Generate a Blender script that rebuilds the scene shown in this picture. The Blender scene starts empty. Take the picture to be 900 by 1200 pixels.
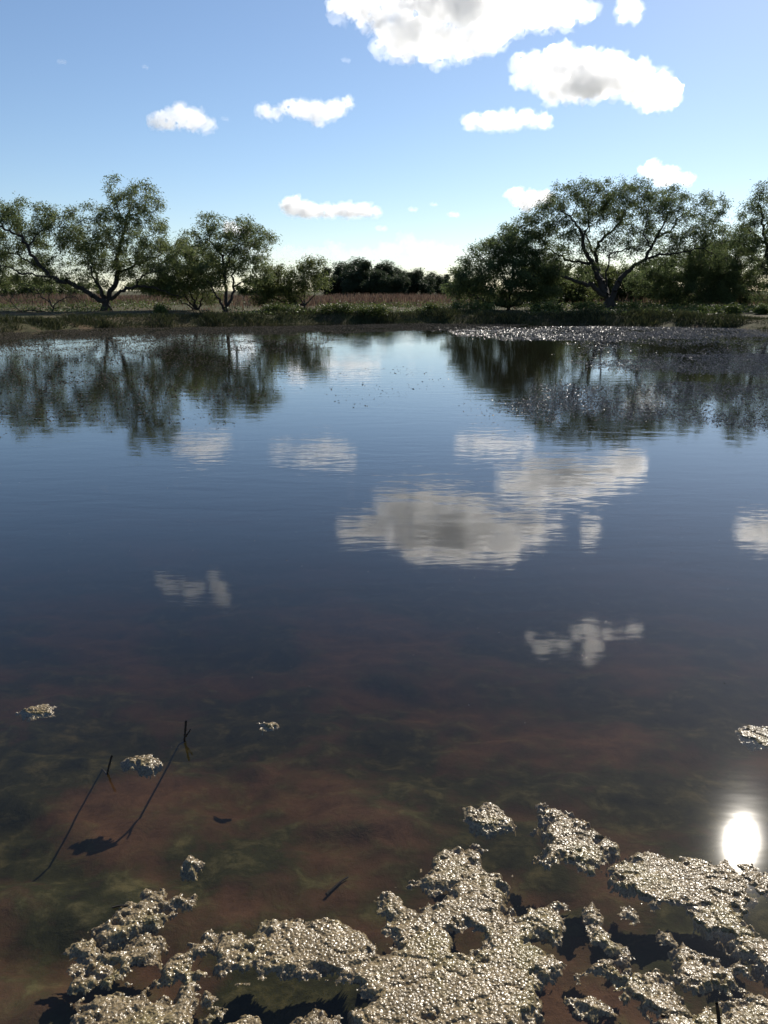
import bpy, bmesh, math, random
import numpy as np
from mathutils import Vector

# ------------------------------------------------------------------ camera, sky, sun, exposure
SC = bpy.context.scene
COL = SC.collection
F_PX, W_PX, H_PX, HORIZON = 920.0, 900.0, 1200.0, 341.0
CAM_H = 1.7
PITCH = math.atan((H_PX / 2 - HORIZON) / F_PX)
CP, SP = math.cos(PITCH), math.sin(PITCH)
SUN_EL, SUN_AZ = math.radians(35.1), math.radians(28.2)      # azimuth clockwise from +Y

cam_d = bpy.data.cameras.new('camera')
cam = bpy.data.objects.new('camera', cam_d)
COL.objects.link(cam)
cam_d.sensor_fit = 'VERTICAL'
cam_d.sensor_height = 24.0
cam_d.lens = 24.0 * F_PX / H_PX
cam_d.clip_start, cam_d.clip_end = 0.05, 60000
cam.location = (0, 0, CAM_H)
cam.rotation_euler = (math.pi / 2 - PITCH, 0, 0)
SC.camera = cam

world = bpy.data.worlds.new('World')
SC.world = world
world.use_nodes = True
wt = world.node_tree
wt.nodes.clear()
w_out = wt.nodes.new('ShaderNodeOutputWorld')
w_bg = wt.nodes.new('ShaderNodeBackground')
w_sky = wt.nodes.new('ShaderNodeTexSky')
w_sky.sky_type = 'NISHITA'
w_sky.sun_disc = False
w_sky.sun_elevation = SUN_EL
w_sky.sun_rotation = SUN_AZ
w_sky.air_density = 1.2
w_sky.dust_density = 1.8
w_sky.altitude = 2400
w_sky.ozone_density = 3.2
w_bg.inputs['Strength'].default_value = 0.058
wt.links.new(w_sky.outputs[0], w_bg.inputs['Color'])
wt.links.new(w_bg.outputs[0], w_out.inputs['Surface'])

sun_d = bpy.data.lights.new('sun', 'SUN')
sun_d.energy = 3.2
sun_d.angle = math.radians(0.53)
sun_d.color = (1.0, 0.93, 0.82)
sun = bpy.data.objects.new('sun', sun_d)
COL.objects.link(sun)
sun_dir = Vector((math.sin(SUN_AZ) * math.cos(SUN_EL), math.cos(SUN_AZ) * math.cos(SUN_EL), math.sin(SUN_EL)))
sun.rotation_euler = sun_dir.to_track_quat('Z', 'Y').to_euler()
sun.location = (20, 30, 40)

vs = SC.view_settings
vs.view_transform, vs.look, vs.exposure, vs.gamma = 'Standard', 'None', 1.0, 1.0
cy = SC.cycles
SC.render.engine = 'CYCLES'
cy.max_bounces, cy.diffuse_bounces, cy.glossy_bounces = 14, 3, 4
cy.transmission_bounces, cy.transparent_max_bounces, cy.volume_bounces = 4, 12, 16
cy.caustics_reflective = cy.caustics_refractive = False
cy.sample_clamp_indirect = 6
cy.use_denoising = True

rng = np.random.default_rng(11)
random.seed(5)


# ------------------------------------------------------------------ helpers
def ray(px, py):
    x, y = px - W_PX / 2, H_PX / 2 - py
    return np.array([x, F_PX * CP + y * SP, y * CP - F_PX * SP])


def on_plane(px, py, z=0.0):
    d = ray(px, py)
    t = (z - CAM_H) / d[2]
    return np.array([d[0] * t, d[1] * t, z])


def at_depth(px, py, depth):
    d = ray(px, py)
    return np.array([0, 0, CAM_H]) + d * (depth / d[1])


def m_per_px(depth):
    return depth / (F_PX * CP)


def tag(o, label=None, cat=None, group=None, kind=None):
    if label: o['label'] = label
    if cat: o['category'] = cat
    if group: o['group'] = group
    if kind: o['kind'] = kind
    return o


def hash2(ix, iy, seed):
    h = (ix.astype(np.int64) * 374761393 + iy.astype(np.int64) * 668265263 + seed * 1274126177) & 0xffffffff
    h = ((h ^ (h >> 13)) * 1274126177) & 0xffffffff
    return ((h ^ (h >> 16)) & 0xffffff) / float(0xffffff)


def vnoise(x, y, seed=0):
    x, y = np.asarray(x, float), np.asarray(y, float)
    ix, iy = np.floor(x), np.floor(y)
    fx, fy = x - ix, y - iy
    fx, fy = fx * fx * (3 - 2 * fx), fy * fy * (3 - 2 * fy)
    a, b = hash2(ix, iy, seed), hash2(ix + 1, iy, seed)
    c, d = hash2(ix, iy + 1, seed), hash2(ix + 1, iy + 1, seed)
    return (a + (b - a) * fx) * (1 - fy) + (c + (d - c) * fx) * fy


def fbm(x, y, seed=0, octv=4, gain=0.5):
    s, a, t = 0.0, 1.0, 0.0
    for k in range(octv):
        s = s + a * vnoise(x * 2 ** k + 17.3 * k, y * 2 ** k - 9.1 * k, seed + k)
        t += a
        a *= gain
    return s / t * 2 - 1


def worley(x, y, seed=0):
    ix, iy = np.floor(x), np.floor(y)
    best = np.full(np.shape(x), 9.0)
    for dx in (-1, 0, 1):
        for dy in (-1, 0, 1):
            cx, cy_ = ix + dx, iy + dy
            px = cx + hash2(cx, cy_, seed)
            py = cy_ + hash2(cx, cy_, seed + 77)
            best = np.minimum(best, (px - x) ** 2 + (py - y) ** 2)
    return np.sqrt(best)


def mesh_arrays(name, verts, faces, mat=None, smooth=False, attrs=None):
    verts = np.ascontiguousarray(verts, dtype=np.float32)
    faces = np.ascontiguousarray(faces, dtype=np.int32)
    n = faces.shape[1]
    me = bpy.data.meshes.new(name)
    me.vertices.add(len(verts))
    me.vertices.foreach_set('co', verts.ravel())
    me.loops.add(faces.size)
    me.loops.foreach_set('vertex_index', faces.ravel())
    me.polygons.add(len(faces))
    me.polygons.foreach_set('loop_start', np.arange(0, faces.size, n, dtype=np.int32))
    me.polygons.foreach_set('loop_total', np.full(len(faces), n, dtype=np.int32))
    me.polygons.foreach_set('use_smooth', np.full(len(faces), bool(smooth)))
    for k, v in (attrs or {}).items():
        at = me.attributes.new(k, 'FLOAT', 'POINT')
        at.data.foreach_set('value', np.ascontiguousarray(v, dtype=np.float32))
    me.update(calc_edges=True)
    me.validate()
    if mat: me.materials.append(mat)
    return me


def link(name, me, parent=None, loc=None):
    o = bpy.data.objects.new(name, me)
    COL.objects.link(o)
    if parent: o.parent = parent
    if loc is not None: o.location = loc
    return o


def empty(name, loc):
    o = bpy.data.objects.new(name, None)
    o.empty_display_size = 0.3
    COL.objects.link(o)
    o.location = loc
    return o


def poly_sd(X, Y, poly):
    """signed distance, positive inside"""
    P = np.asarray(poly, float)
    Q = np.roll(P, -1, axis=0)
    best = np.full(X.shape, 1e18)
    inside = np.zeros(X.shape, bool)
    for (ax, ay), (bx, by) in zip(P, Q):
        ex, ey = bx - ax, by - ay
        L = ex * ex + ey * ey + 1e-12
        t = np.clip(((X - ax) * ex + (Y - ay) * ey) / L, 0, 1)
        best = np.minimum(best, (X - ax - t * ex) ** 2 + (Y - ay - t * ey) ** 2)
        cond = (ay > Y) != (by > Y)
        xi = ax + (Y - ay) / (by - ay + 1e-18) * ex
        inside ^= cond & (X < xi)
    return np.where(inside, 1, -1) * np.sqrt(best)


def smooth01(x):
    x = np.clip(x, 0, 1)
    return x * x * (3 - 2 * x)


# ------------------------------------------------------------------ materials
def new_mat(name):
    m = bpy.data.materials.new(name)
    m.use_nodes = True
    nt = m.node_tree
    nt.nodes.clear()
    out = nt.nodes.new('ShaderNodeOutputMaterial')
    return m, nt, out


def nd(nt, typ, **kw):
    n = nt.nodes.new(typ)
    for k, v in kw.items():
        if k in n.inputs and not hasattr(n, k):
            n.inputs[k].default_value = v
        elif hasattr(n, k):
            setattr(n, k, v)
    return n


def setin(n, **kw):
    for k, v in kw.items():
        n.inputs[k.replace('_', ' ')].default_value = v
    return n


def ramp(nt, stops, interp='LINEAR'):
    n = nt.nodes.new('ShaderNodeValToRGB')
    cr = n.color_ramp
    cr.interpolation = interp
    while len(cr.elements) < len(stops): cr.elements.new(0.5)
    for e, (p, c) in zip(cr.elements, stops):
        e.position = p
        e.color = (*c, 1) if len(c) == 3 else c
    return n


def foliage_mat(name, stops, trans=0.45, rough=0.55):
    m, nt, out = new_mat(name)
    at = nt.nodes.new('ShaderNodeAttribute')
    at.attribute_name = 'tint'
    r = ramp(nt, stops)
    nt.links.new(at.outputs['Fac'], r.inputs[0])
    p = nt.nodes.new('ShaderNodeBsdfPrincipled')
    setin(p, Roughness=rough)
    p.inputs['Specular IOR Level'].default_value = 0.25
    t = nt.nodes.new('ShaderNodeBsdfTranslucent')
    mx = nt.nodes.new('ShaderNodeMixShader')
    mx.inputs[0].default_value = trans
    nt.links.new(r.outputs[0], p.inputs['Base Color'])
    nt.links.new(r.outputs[0], t.inputs['Color'])
    nt.links.new(p.outputs[0], mx.inputs[1])
    nt.links.new(t.outputs[0], mx.inputs[2])
    nt.links.new(mx.outputs[0], out.inputs['Surface'])
    return m


def bark_mat(name, c1, c2):
    m, nt, out = new_mat(name)
    tc = nt.nodes.new('ShaderNodeTexCoord')
    n = nt.nodes.new('ShaderNodeTexNoise')
    setin(n, Scale=9.0, Detail=6.0, Roughness=0.7)
    r = ramp(nt, [(0.3, c1), (0.7, c2)])
    p = nt.nodes.new('ShaderNodeBsdfPrincipled')
    setin(p, Roughness=0.9)
    b = nt.nodes.new('ShaderNodeBump')
    setin(b, Strength=0.7, Distance=0.03)
    nt.links.new(tc.outputs['Object'], n.inputs['Vector'])
    nt.links.new(n.outputs['Fac'], r.inputs[0])
    nt.links.new(r.outputs[0], p.inputs['Base Color'])
    nt.links.new(n.outputs['Fac'], b.inputs['Height'])
    nt.links.new(b.outputs[0], p.inputs['Normal'])
    nt.links.new(p.outputs[0], out.inputs['Surface'])
    return m


M_BARK = bark_mat('dark_bark', (0.016, 0.013, 0.011), (0.042, 0.034, 0.028))
M_STICK = bark_mat('wet_stick', (0.012, 0.009, 0.007), (0.035, 0.026, 0.018))
M_LEAF_A = foliage_mat('mesquite_leaf', [(0, (0.075, 0.102, 0.038)), (0.5, (0.125, 0.158, 0.060)), (1, (0.19, 0.205, 0.085))], trans=0.6)
M_LEAF_B = foliage_mat('dark_leaf', [(0, (0.060, 0.086, 0.036)), (0.6, (0.112, 0.148, 0.058)), (1, (0.17, 0.195, 0.08))], trans=0.6)
M_LEAF_C = foliage_mat('shrub_leaf', [(0, (0.065, 0.085, 0.028)), (0.6, (0.11, 0.135, 0.045)), (1, (0.17, 0.18, 0.065))], trans=0.6)
M_FAR = foliage_mat('woods_leaf', [(0, (0.025, 0.040, 0.020)), (1, (0.060, 0.080, 0.036))], trans=0.4)
M_GRASS = foliage_mat('bank_grass', [(0, (0.028, 0.034, 0.014)), (0.6, (0.055, 0.062, 0.024)), (1, (0.14, 0.12, 0.055))], trans=0.3)
M_WEED = foliage_mat('green_weed', [(0, (0.05, 0.075, 0.022)), (0.7, (0.10, 0.13, 0.035)), (1, (0.18, 0.18, 0.06))], trans=0.35)
M_DRY = foliage_mat('dry_weed', [(0, (0.070, 0.046, 0.034)), (0.5, (0.135, 0.086, 0.062)), (1, (0.24, 0.18, 0.12))], trans=0.35, rough=0.8)

# ------------------------------------------------------------------ ground: one sheet with the pond basin
far_px = [(-260, 402), (-120, 396), (0, 390), (75, 386), (150, 383), (225, 381.5), (300, 380), (375, 378.6), (450, 378), (520, 379), (600, 380), (680, 380),
          (750, 381), (830, 383.5), (900, 386), (1010, 391), (1140, 397)]
far_w = [tuple(on_plane(x, y)[:2]) for x, y in far_px]
near_w = [(27, 14), (20, 7), (10, 3.4), (5, 1.9), (2.5, 1.3), (1.0, 1.05), (0, 1.0), (-1.0, 0.98), (-2.5, 1.25), (-5, 1.8), (-10, 3.2), (-20, 6.5), (-27, 13)]
POND = far_w + near_w


def axis(dense, growth, far):
    lo, hi, step = dense
    a = list(np.arange(lo, hi + 1e-6, step))
    s = step
    while a[-1] < far[1]:
        s = min(s * growth, 80)
        a.append(a[-1] + s)
    s = step
    b = []
    x = lo
    while x > far[0]:
        s = min(s * growth, 80)
        x -= s
        b.append(x)
    return np.array(b[::-1] + a)


def axis_merge(a, lo, hi, step):
    """insert a second dense band"""
    keep = a[(a < lo) | (a > hi)]
    return np.sort(np.concatenate([keep, np.arange(lo, hi, step)]))


def ground_z(X, Y):
    sd = poly_sd(X, Y, POND)
    sd = sd + 0.35 * fbm(X * 0.8, Y * 0.8, 3, 3) * smooth01((Y - 4) / 8)
    out = -sd
    bank = 0.42 * smooth01(out / 1.1) + 0.016 * np.clip(out - 0.8, 0, 26)
    bank = bank + (0.10 * fbm(X * 0.35, Y * 0.35, 9, 4) + 0.04 * fbm(X * 1.5, Y * 1.5, 12, 3)) * smooth01(out / 2)
    near = smooth01((6 - Y) / 4)
    bank = bank * (1 - near) + near * (0.16 * np.clip(out, 0, 2) + 0.02 * fbm(X * 2, Y * 2, 5, 3))
    depth = 0.015 + 0.17 * sd - 0.011 * sd ** 2
    depth = np.where(sd > 7, 0.74 + 0.02 * (sd - 7), depth)
    depth = np.clip(depth, 0, 1.3)
    lump = 0.06 * fbm(X * 1.1, Y * 1.6, 21, 4) + 0.055 * fbm(X * 3.6, Y * 4.4, 25, 6, 0.55)
    bed = -depth + lump * smooth01(sd / 0.8)
    bed = np.minimum(bed, -0.012 * smooth01(sd / 0.1))
    return np.where(sd > 0, bed, bank), sd


xs = axis((-2.6, 2.6, 0.036), 1.12, (-3000, 3000))
ys = axis((0.8, 5.5, 0.036), 1.10, (-400, 5000))
ys = axis_merge(ys, 30, 52, 0.35)
GX, GY = np.meshgrid(xs, ys)
GZ, GSD = ground_z(GX, GY)
nx, ny = len(xs), len(ys)
idx = np.arange(nx * ny).reshape(ny, nx)
quads = np.stack([idx[:-1, :-1], idx[:-1, 1:], idx[1:, 1:], idx[1:, :-1]], -1).reshape(-1, 4)

M_GROUND, nt, out = new_mat('pond_bed_and_field_soil')
tc = nt.nodes.new('ShaderNodeTexCoord')
geo = nt.nodes.new('ShaderNodeNewGeometry')
at = nt.nodes.new('ShaderNodeAttribute'); at.attribute_name = 'inpond'
# bed: reddish mud under drifts of dark green algae
n1 = setin(nt.nodes.new('ShaderNodeTexNoise'), Scale=1.15, Detail=7.0, Roughness=0.62, Distortion=0.15)
n2 = setin(nt.nodes.new('ShaderNodeTexNoise'), Scale=9.0, Detail=7.0, Roughness=0.66, Distortion=0.2)
mudr = ramp(nt, [(0.3, (0.060, 0.035, 0.023)), (0.7, (0.155, 0.088, 0.056))])
algr = ramp(nt, [(0.32, (0.010, 0.012, 0.005)), (0.53, (0.036, 0.038, 0.016)), (0.70, (0.11, 0.10, 0.05))])
mixa = ramp(nt, [(0.40, (0, 0, 0)), (0.53, (1, 1, 1))])
add = nt.nodes.new('ShaderNodeMath'); add.operation = 'MULTIPLY_ADD'; add.inputs[1].default_value = 0.35
sub = nt.nodes.new('ShaderNodeMath'); sub.operation = 'SUBTRACT'; sub.inputs[1].default_value = 0.175
bedmix = nt.nodes.new('ShaderNodeMix'); bedmix.data_type = 'RGBA'
for n in (n1, n2): nt.links.new(tc.outputs['Object'], n.inputs['Vector'])
nt.links.new(n2.outputs['Fac'], mudr.inputs[0]); nt.links.new(n2.outputs['Fac'], algr.inputs[0])
nt.links.new(n2.outputs['Fac'], add.inputs[0]); nt.links.new(n1.outputs['Fac'], add.inputs[2])
nt.links.new(add.outputs[0], sub.inputs[0]); nt.links.new(sub.outputs[0], mixa.inputs[0])
nt.links.new(mixa.outputs[0], bedmix.inputs['Factor'])
nt.links.new(mudr.outputs[0], bedmix.inputs['A']); nt.links.new(algr.outputs[0], bedmix.inputs['B'])
# dry land: tan dirt, olive grass
n3 = setin(nt.nodes.new('ShaderNodeTexNoise'), Scale=0.35, Detail=7.0, Roughness=0.65)
n4 = setin(nt.nodes.new('ShaderNodeTexNoise'), Scale=5.0, Detail=6.0, Roughness=0.7)
for n in (n3, n4): nt.links.new(tc.outputs['Object'], n.inputs['Vector'])
landr = ramp(nt, [(0.34, (0.115, 0.085, 0.055)), (0.48, (0.085, 0.075, 0.038)), (0.60, (0.055, 0.065, 0.025))])
dark = ramp(nt, [(0.3, (0.55, 0.55, 0.55)), (0.7, (1.1, 1.1, 1.1))])
nt.links.new(n3.outputs['Fac'], landr.inputs[0]); nt.links.new(n4.outputs['Fac'], dark.inputs[0])
lmul = nt.nodes.new('ShaderNodeMix'); lmul.data_type = 'RGBA'; lmul.blend_type = 'MULTIPLY'; lmul.inputs['Factor'].default_value = 1
nt.links.new(landr.outputs[0], lmul.inputs['A']); nt.links.new(dark.outputs[0], lmul.inputs['B'])
fin = nt.nodes.new('ShaderNodeMix'); fin.data_type = 'RGBA'
nt.links.new(at.outputs['Fac'], fin.inputs['Factor'])
nt.links.new(lmul.outputs['Result'], fin.inputs['A']); nt.links.new(bedmix.outputs['Result'], fin.inputs['B'])
pb = setin(nt.nodes.new('ShaderNodeBsdfPrincipled'), Roughness=0.95)
pb.inputs['Specular IOR Level'].default_value = 0.1
bp = setin(nt.nodes.new('ShaderNodeBump'), Strength=0.5, Distance=0.03)
nt.links.new(n2.outputs['Fac'], bp.inputs['Height'])
nt.links.new(bp.outputs[0], pb.inputs['Normal'])
nt.links.new(fin.outputs['Result'], pb.inputs['Base Color'])
nt.links.new(pb.outputs[0], out.inputs['Surface'])

ground = link('ground', mesh_arrays('ground', np.stack([GX, GY, GZ], -1).reshape(-1, 3), quads, M_GROUND, True,
                                    {'inpond': smooth01((GSD + 0.1) / 0.3).ravel()}))
tag(ground, 'sloping pond bed, earth bank and flat weedy field', kind='structure')


def gz(x, y):
    z, sd = ground_z(np.atleast_1d(np.asarray(x, float)), np.atleast_1d(np.asarray(y, float)))
    return z, sd


# ------------------------------------------------------------------ water
M_WATER, nt, out = new_mat('pond_water')
tc = nt.nodes.new('ShaderNodeTexCoord')
mp = nt.nodes.new('ShaderNodeMapping'); mp.inputs['Scale'].default_value = (1.5, 4.2, 1)
mp2 = nt.nodes.new('ShaderNodeMapping'); mp2.inputs['Scale'].default_value = (6.0, 14.0, 1)
mp3 = nt.nodes.new('ShaderNodeMapping'); mp3.inputs['Scale'].default_value = (0.14, 0.22, 1)
wn1 = setin(nt.nodes.new('ShaderNodeTexNoise'), Scale=1.0, Detail=3.0, Roughness=0.5, Distortion=0.4)
wn2 = setin(nt.nodes.new('ShaderNodeTexNoise'), Scale=1.0, Detail=2.0, Roughness=0.5, Distortion=0.3)
wn3 = setin(nt.nodes.new('ShaderNodeTexNoise'), Scale=1.0, Detail=3.0, Roughness=0.5)
for a, b in ((mp, wn1), (mp2, wn2), (mp3, wn3)):
    nt.links.new(tc.outputs['Object'], a.inputs['Vector']); nt.links.new(a.outputs[0], b.inputs['Vector'])
sep = nt.nodes.new('ShaderNodeSeparateXYZ'); nt.links.new(tc.outputs['Object'], sep.inputs[0])
calm = nt.nodes.new('ShaderNodeMapRange')          # sheltered water by the near bank lies still
calm.inputs['From Min'].default_value, calm.inputs['From Max'].default_value = 1.8, 7.0
calm.inputs['To Min'].default_value, calm.inputs['To Max'].default_value = 0.10, 1.0
nt.links.new(sep.outputs['Y'], calm.inputs['Value'])
gust = ramp(nt, [(0.38, (0.35,) * 3), (0.62, (1,) * 3)]); nt.links.new(wn3.outputs['Fac'], gust.inputs[0])
amp = nt.nodes.new('ShaderNodeMath'); amp.operation = 'MULTIPLY'
nt.links.new(calm.outputs[0], amp.inputs[0]); nt.links.new(gust.outputs[0], amp.inputs[1])
hh = nt.nodes.new('ShaderNodeMath'); hh.operation = 'MULTIPLY_ADD'; hh.inputs[1].default_value = 0.22
nt.links.new(wn2.outputs['Fac'], hh.inputs[0]); nt.links.new(wn1.outputs['Fac'], hh.inputs[2])
wb = setin(nt.nodes.new('ShaderNodeBump'), Strength=1.0, Distance=0.0030)
nt.links.new(hh.outputs[0], wb.inputs['Height']); nt.links.new(amp.outputs[0], wb.inputs['Strength'])
# Fresnel reflectance of water (Schlick), the same from both sides so that sunlight reaches the bed
wgeo = nt.nodes.new('ShaderNodeNewGeometry')
wdot = nt.nodes.new('ShaderNodeVectorMath'); wdot.operation = 'DOT_PRODUCT'
nt.links.new(wgeo.outputs['Incoming'], wdot.inputs[0]); nt.links.new(wb.outputs[0], wdot.inputs[1])
wabs = nt.nodes.new('ShaderNodeMath'); wabs.operation = 'ABSOLUTE'; nt.links.new(wdot.outputs['Value'], wabs.inputs[0])
winv = nt.nodes.new('ShaderNodeMath'); winv.operation = 'SUBTRACT'; winv.inputs[0].default_value = 1.0; winv.use_clamp = True
nt.links.new(wabs.outputs[0], winv.inputs[1])
wpow = nt.nodes.new('ShaderNodeMath'); wpow.operation = 'POWER'; wpow.inputs[1].default_value = 5.0; nt.links.new(winv.outputs[0], wpow.inputs[0])
fr = nt.nodes.new('ShaderNodeMath'); fr.operation = 'MULTIPLY_ADD'; fr.inputs[1].default_value = 0.98; fr.inputs[2].default_value = 0.02; fr.use_clamp = True
nt.links.new(wpow.outputs[0], fr.inputs[0])
gl = nt.nodes.new('ShaderNodeBsdfGlossy'); gl.inputs['Roughness'].default_value = 0.038; gl.inputs['Color'].default_value = (1, 1, 1, 1)
tr = nt.nodes.new('ShaderNodeBsdfTransparent'); tr.inputs['Color'].default_value = (0.92, 0.92, 0.92, 1)
mx = nt.nodes.new('ShaderNodeMixShader')
nt.links.new(wb.outputs[0], gl.inputs['Normal'])
nt.links.new(fr.outputs[0], mx.inputs[0]); nt.links.new(tr.outputs[0], mx.inputs[1]); nt.links.new(gl.outputs[0], mx.inputs[2])
nt.links.new(mx.outputs[0], out.inputs['Surface'])
va = nt.nodes.new('ShaderNodeVolumeAbsorption')
va.inputs['Color'].default_value = (0.52, 0.44, 0.26, 1)
va.inputs['Density'].default_value = 2.1
vsc = nt.nodes.new('ShaderNodeVolumeScatter')          # suspended silt
vsc.inputs['Color'].default_value = (0.55, 0.58, 0.46, 1)
vsc.inputs['Density'].default_value = 0.045
vsc.inputs['Anisotropy'].default_value = 0.2
vad = nt.nodes.new('ShaderNodeAddShader')
nt.links.new(va.outputs[0], vad.inputs[0]); nt.links.new(vsc.outputs[0], vad.inputs[1])
nt.links.new(vad.outputs[0], out.inputs['Volume'])
wx, wy0, wy1, wzb = 75, 0.2, 62, -2.6
wv = [(-wx, wy0, 0), (wx, wy0, 0), (wx, wy1, 0), (-wx, wy1, 0), (-wx, wy0, wzb), (wx, wy0, wzb), (wx, wy1, wzb), (-wx, wy1, wzb)]
wf = [(0, 1, 2, 3), (7, 6, 5, 4), (0, 4, 5, 1), (1, 5, 6, 2), (2, 6, 7, 3), (3, 7, 4, 0)]
water = link('pond_water', mesh_arrays('pond_water', wv, wf, M_WATER))
tag(water, 'still brown pond water reflecting sky and trees', kind='structure')


# ------------------------------------------------------------------ trees
def tubes(P0, P1, R0, R1, sides=5):
    n = len(P0)
    d = P1 - P0
    L = np.linalg.norm(d, axis=1, keepdims=True) + 1e-9
    d = d / L
    ref = np.where(np.abs(d[:, 2:3]) > 0.9, np.array([[1.0, 0, 0]]), np.array([[0, 0, 1.0]]))
    u = np.cross(d, ref); u /= np.linalg.norm(u, axis=1, keepdims=True) + 1e-9
    v = np.cross(d, u)
    a = np.arange(sides) * 2 * math.pi / sides
    ring = u[:, None, :] * np.cos(a)[None, :, None] + v[:, None, :] * np.sin(a)[None, :, None]
    A = P0[:, None, :] + ring * R0[:, None, None] - d[:, None, :] * (R0 * 0.3)[:, None, None]
    B = P1[:, None, :] + ring * R1[:, None, None]
    V = np.concatenate([A, B], 1).reshape(-1, 3)
    base = (np.arange(n) * 2 * sides)[:, None]
    k = np.arange(sides)
    k2 = (k + 1) % sides
    Fq = np.stack([base + k, base + k2, base + sides + k2, base + sides + k], -1).reshape(-1, 4)
    return V, Fq


def leaf_quads(C, length, width, droop, r, tint_base=0.5, tint_var=0.5):
    n = len(C)
    az = r.uniform(0, 2 * math.pi, n)
    dz = r.normal(-droop, 0.45, n)
    d = np.stack([np.cos(az), np.sin(az), dz], -1)
    d /= np.linalg.norm(d, axis=1, keepdims=True)
    rnd = r.normal(size=(n, 3))
    s = np.cross(d, rnd); s /= np.linalg.norm(s, axis=1, keepdims=True) + 1e-9
    l = (length * r.uniform(0.6, 1.35, n))[:, None]
    w = (width * r.uniform(0.6, 1.4, n))[:, None]
    V = np.stack([C, C + d * l * 0.45 + s * w * 0.5, C + d * l, C + d * l * 0.45 - s * w * 0.5], 1).reshape(-1, 3)
    Fq = np.arange(n * 4).reshape(-1, 4)
    t = np.clip(tint_base + r.normal(0, tint_var * 0.5, n), 0, 1)
    return V, Fq, np.repeat(t, 4)


def grow(nodes, parents, attr, step, kill, iters, r, sag=0.0):
    nodes = [np.array(p, float) for p in nodes]
    parents = list(parents)
    A = np.array(attr)
    N = np.array(nodes)
    D = ((A[:, None, :] - N[None]) ** 2).sum(-1)
    near = D.argmin(1); nd2 = D.min(1)
    alive = np.ones(len(A), bool)
    kids = {}
    for it in range(iters):
        ids = np.unique(near[alive])
        if len(ids) == 0: break
        new = []
        Nn = np.array(nodes)
        for i in ids:
            sel = alive & (near == i)
            kids[i] = kids.get(i, 0) + 1
            if kids[i] > 3:
                alive &= ~sel
                continue
            v = A[sel] - Nn[i]
            v = v / (np.linalg.norm(v, axis=1, keepdims=True) + 1e-9)
            g = v.sum(0)
            g = g / (np.linalg.norm(g) + 1e-9) + r.normal(0, 0.16, 3)
            if parents[i] >= 0:
                pd = Nn[i] - Nn[parents[i]]
                g = g + 0.35 * pd / (np.linalg.norm(pd) + 1e-9)
            g[2] -= sag
            g /= np.linalg.norm(g) + 1e-9
            new.append((i, Nn[i] + g * step))
        if not new: break
        k0 = len(nodes)
        for i, p in new:
            nodes.append(p); parents.append(int(i))
        NP = np.array([p for _, p in new])
        D = ((A[:, None, :] - NP[None]) ** 2).sum(-1)
        m = D.min(1)
        upd = m < nd2
        near = np.where(upd, D.argmin(1) + k0, near)
        nd2 = np.minimum(nd2, m)
        alive &= nd2 > kill * kill
    return np.array(nodes), np.array(parents)


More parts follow.
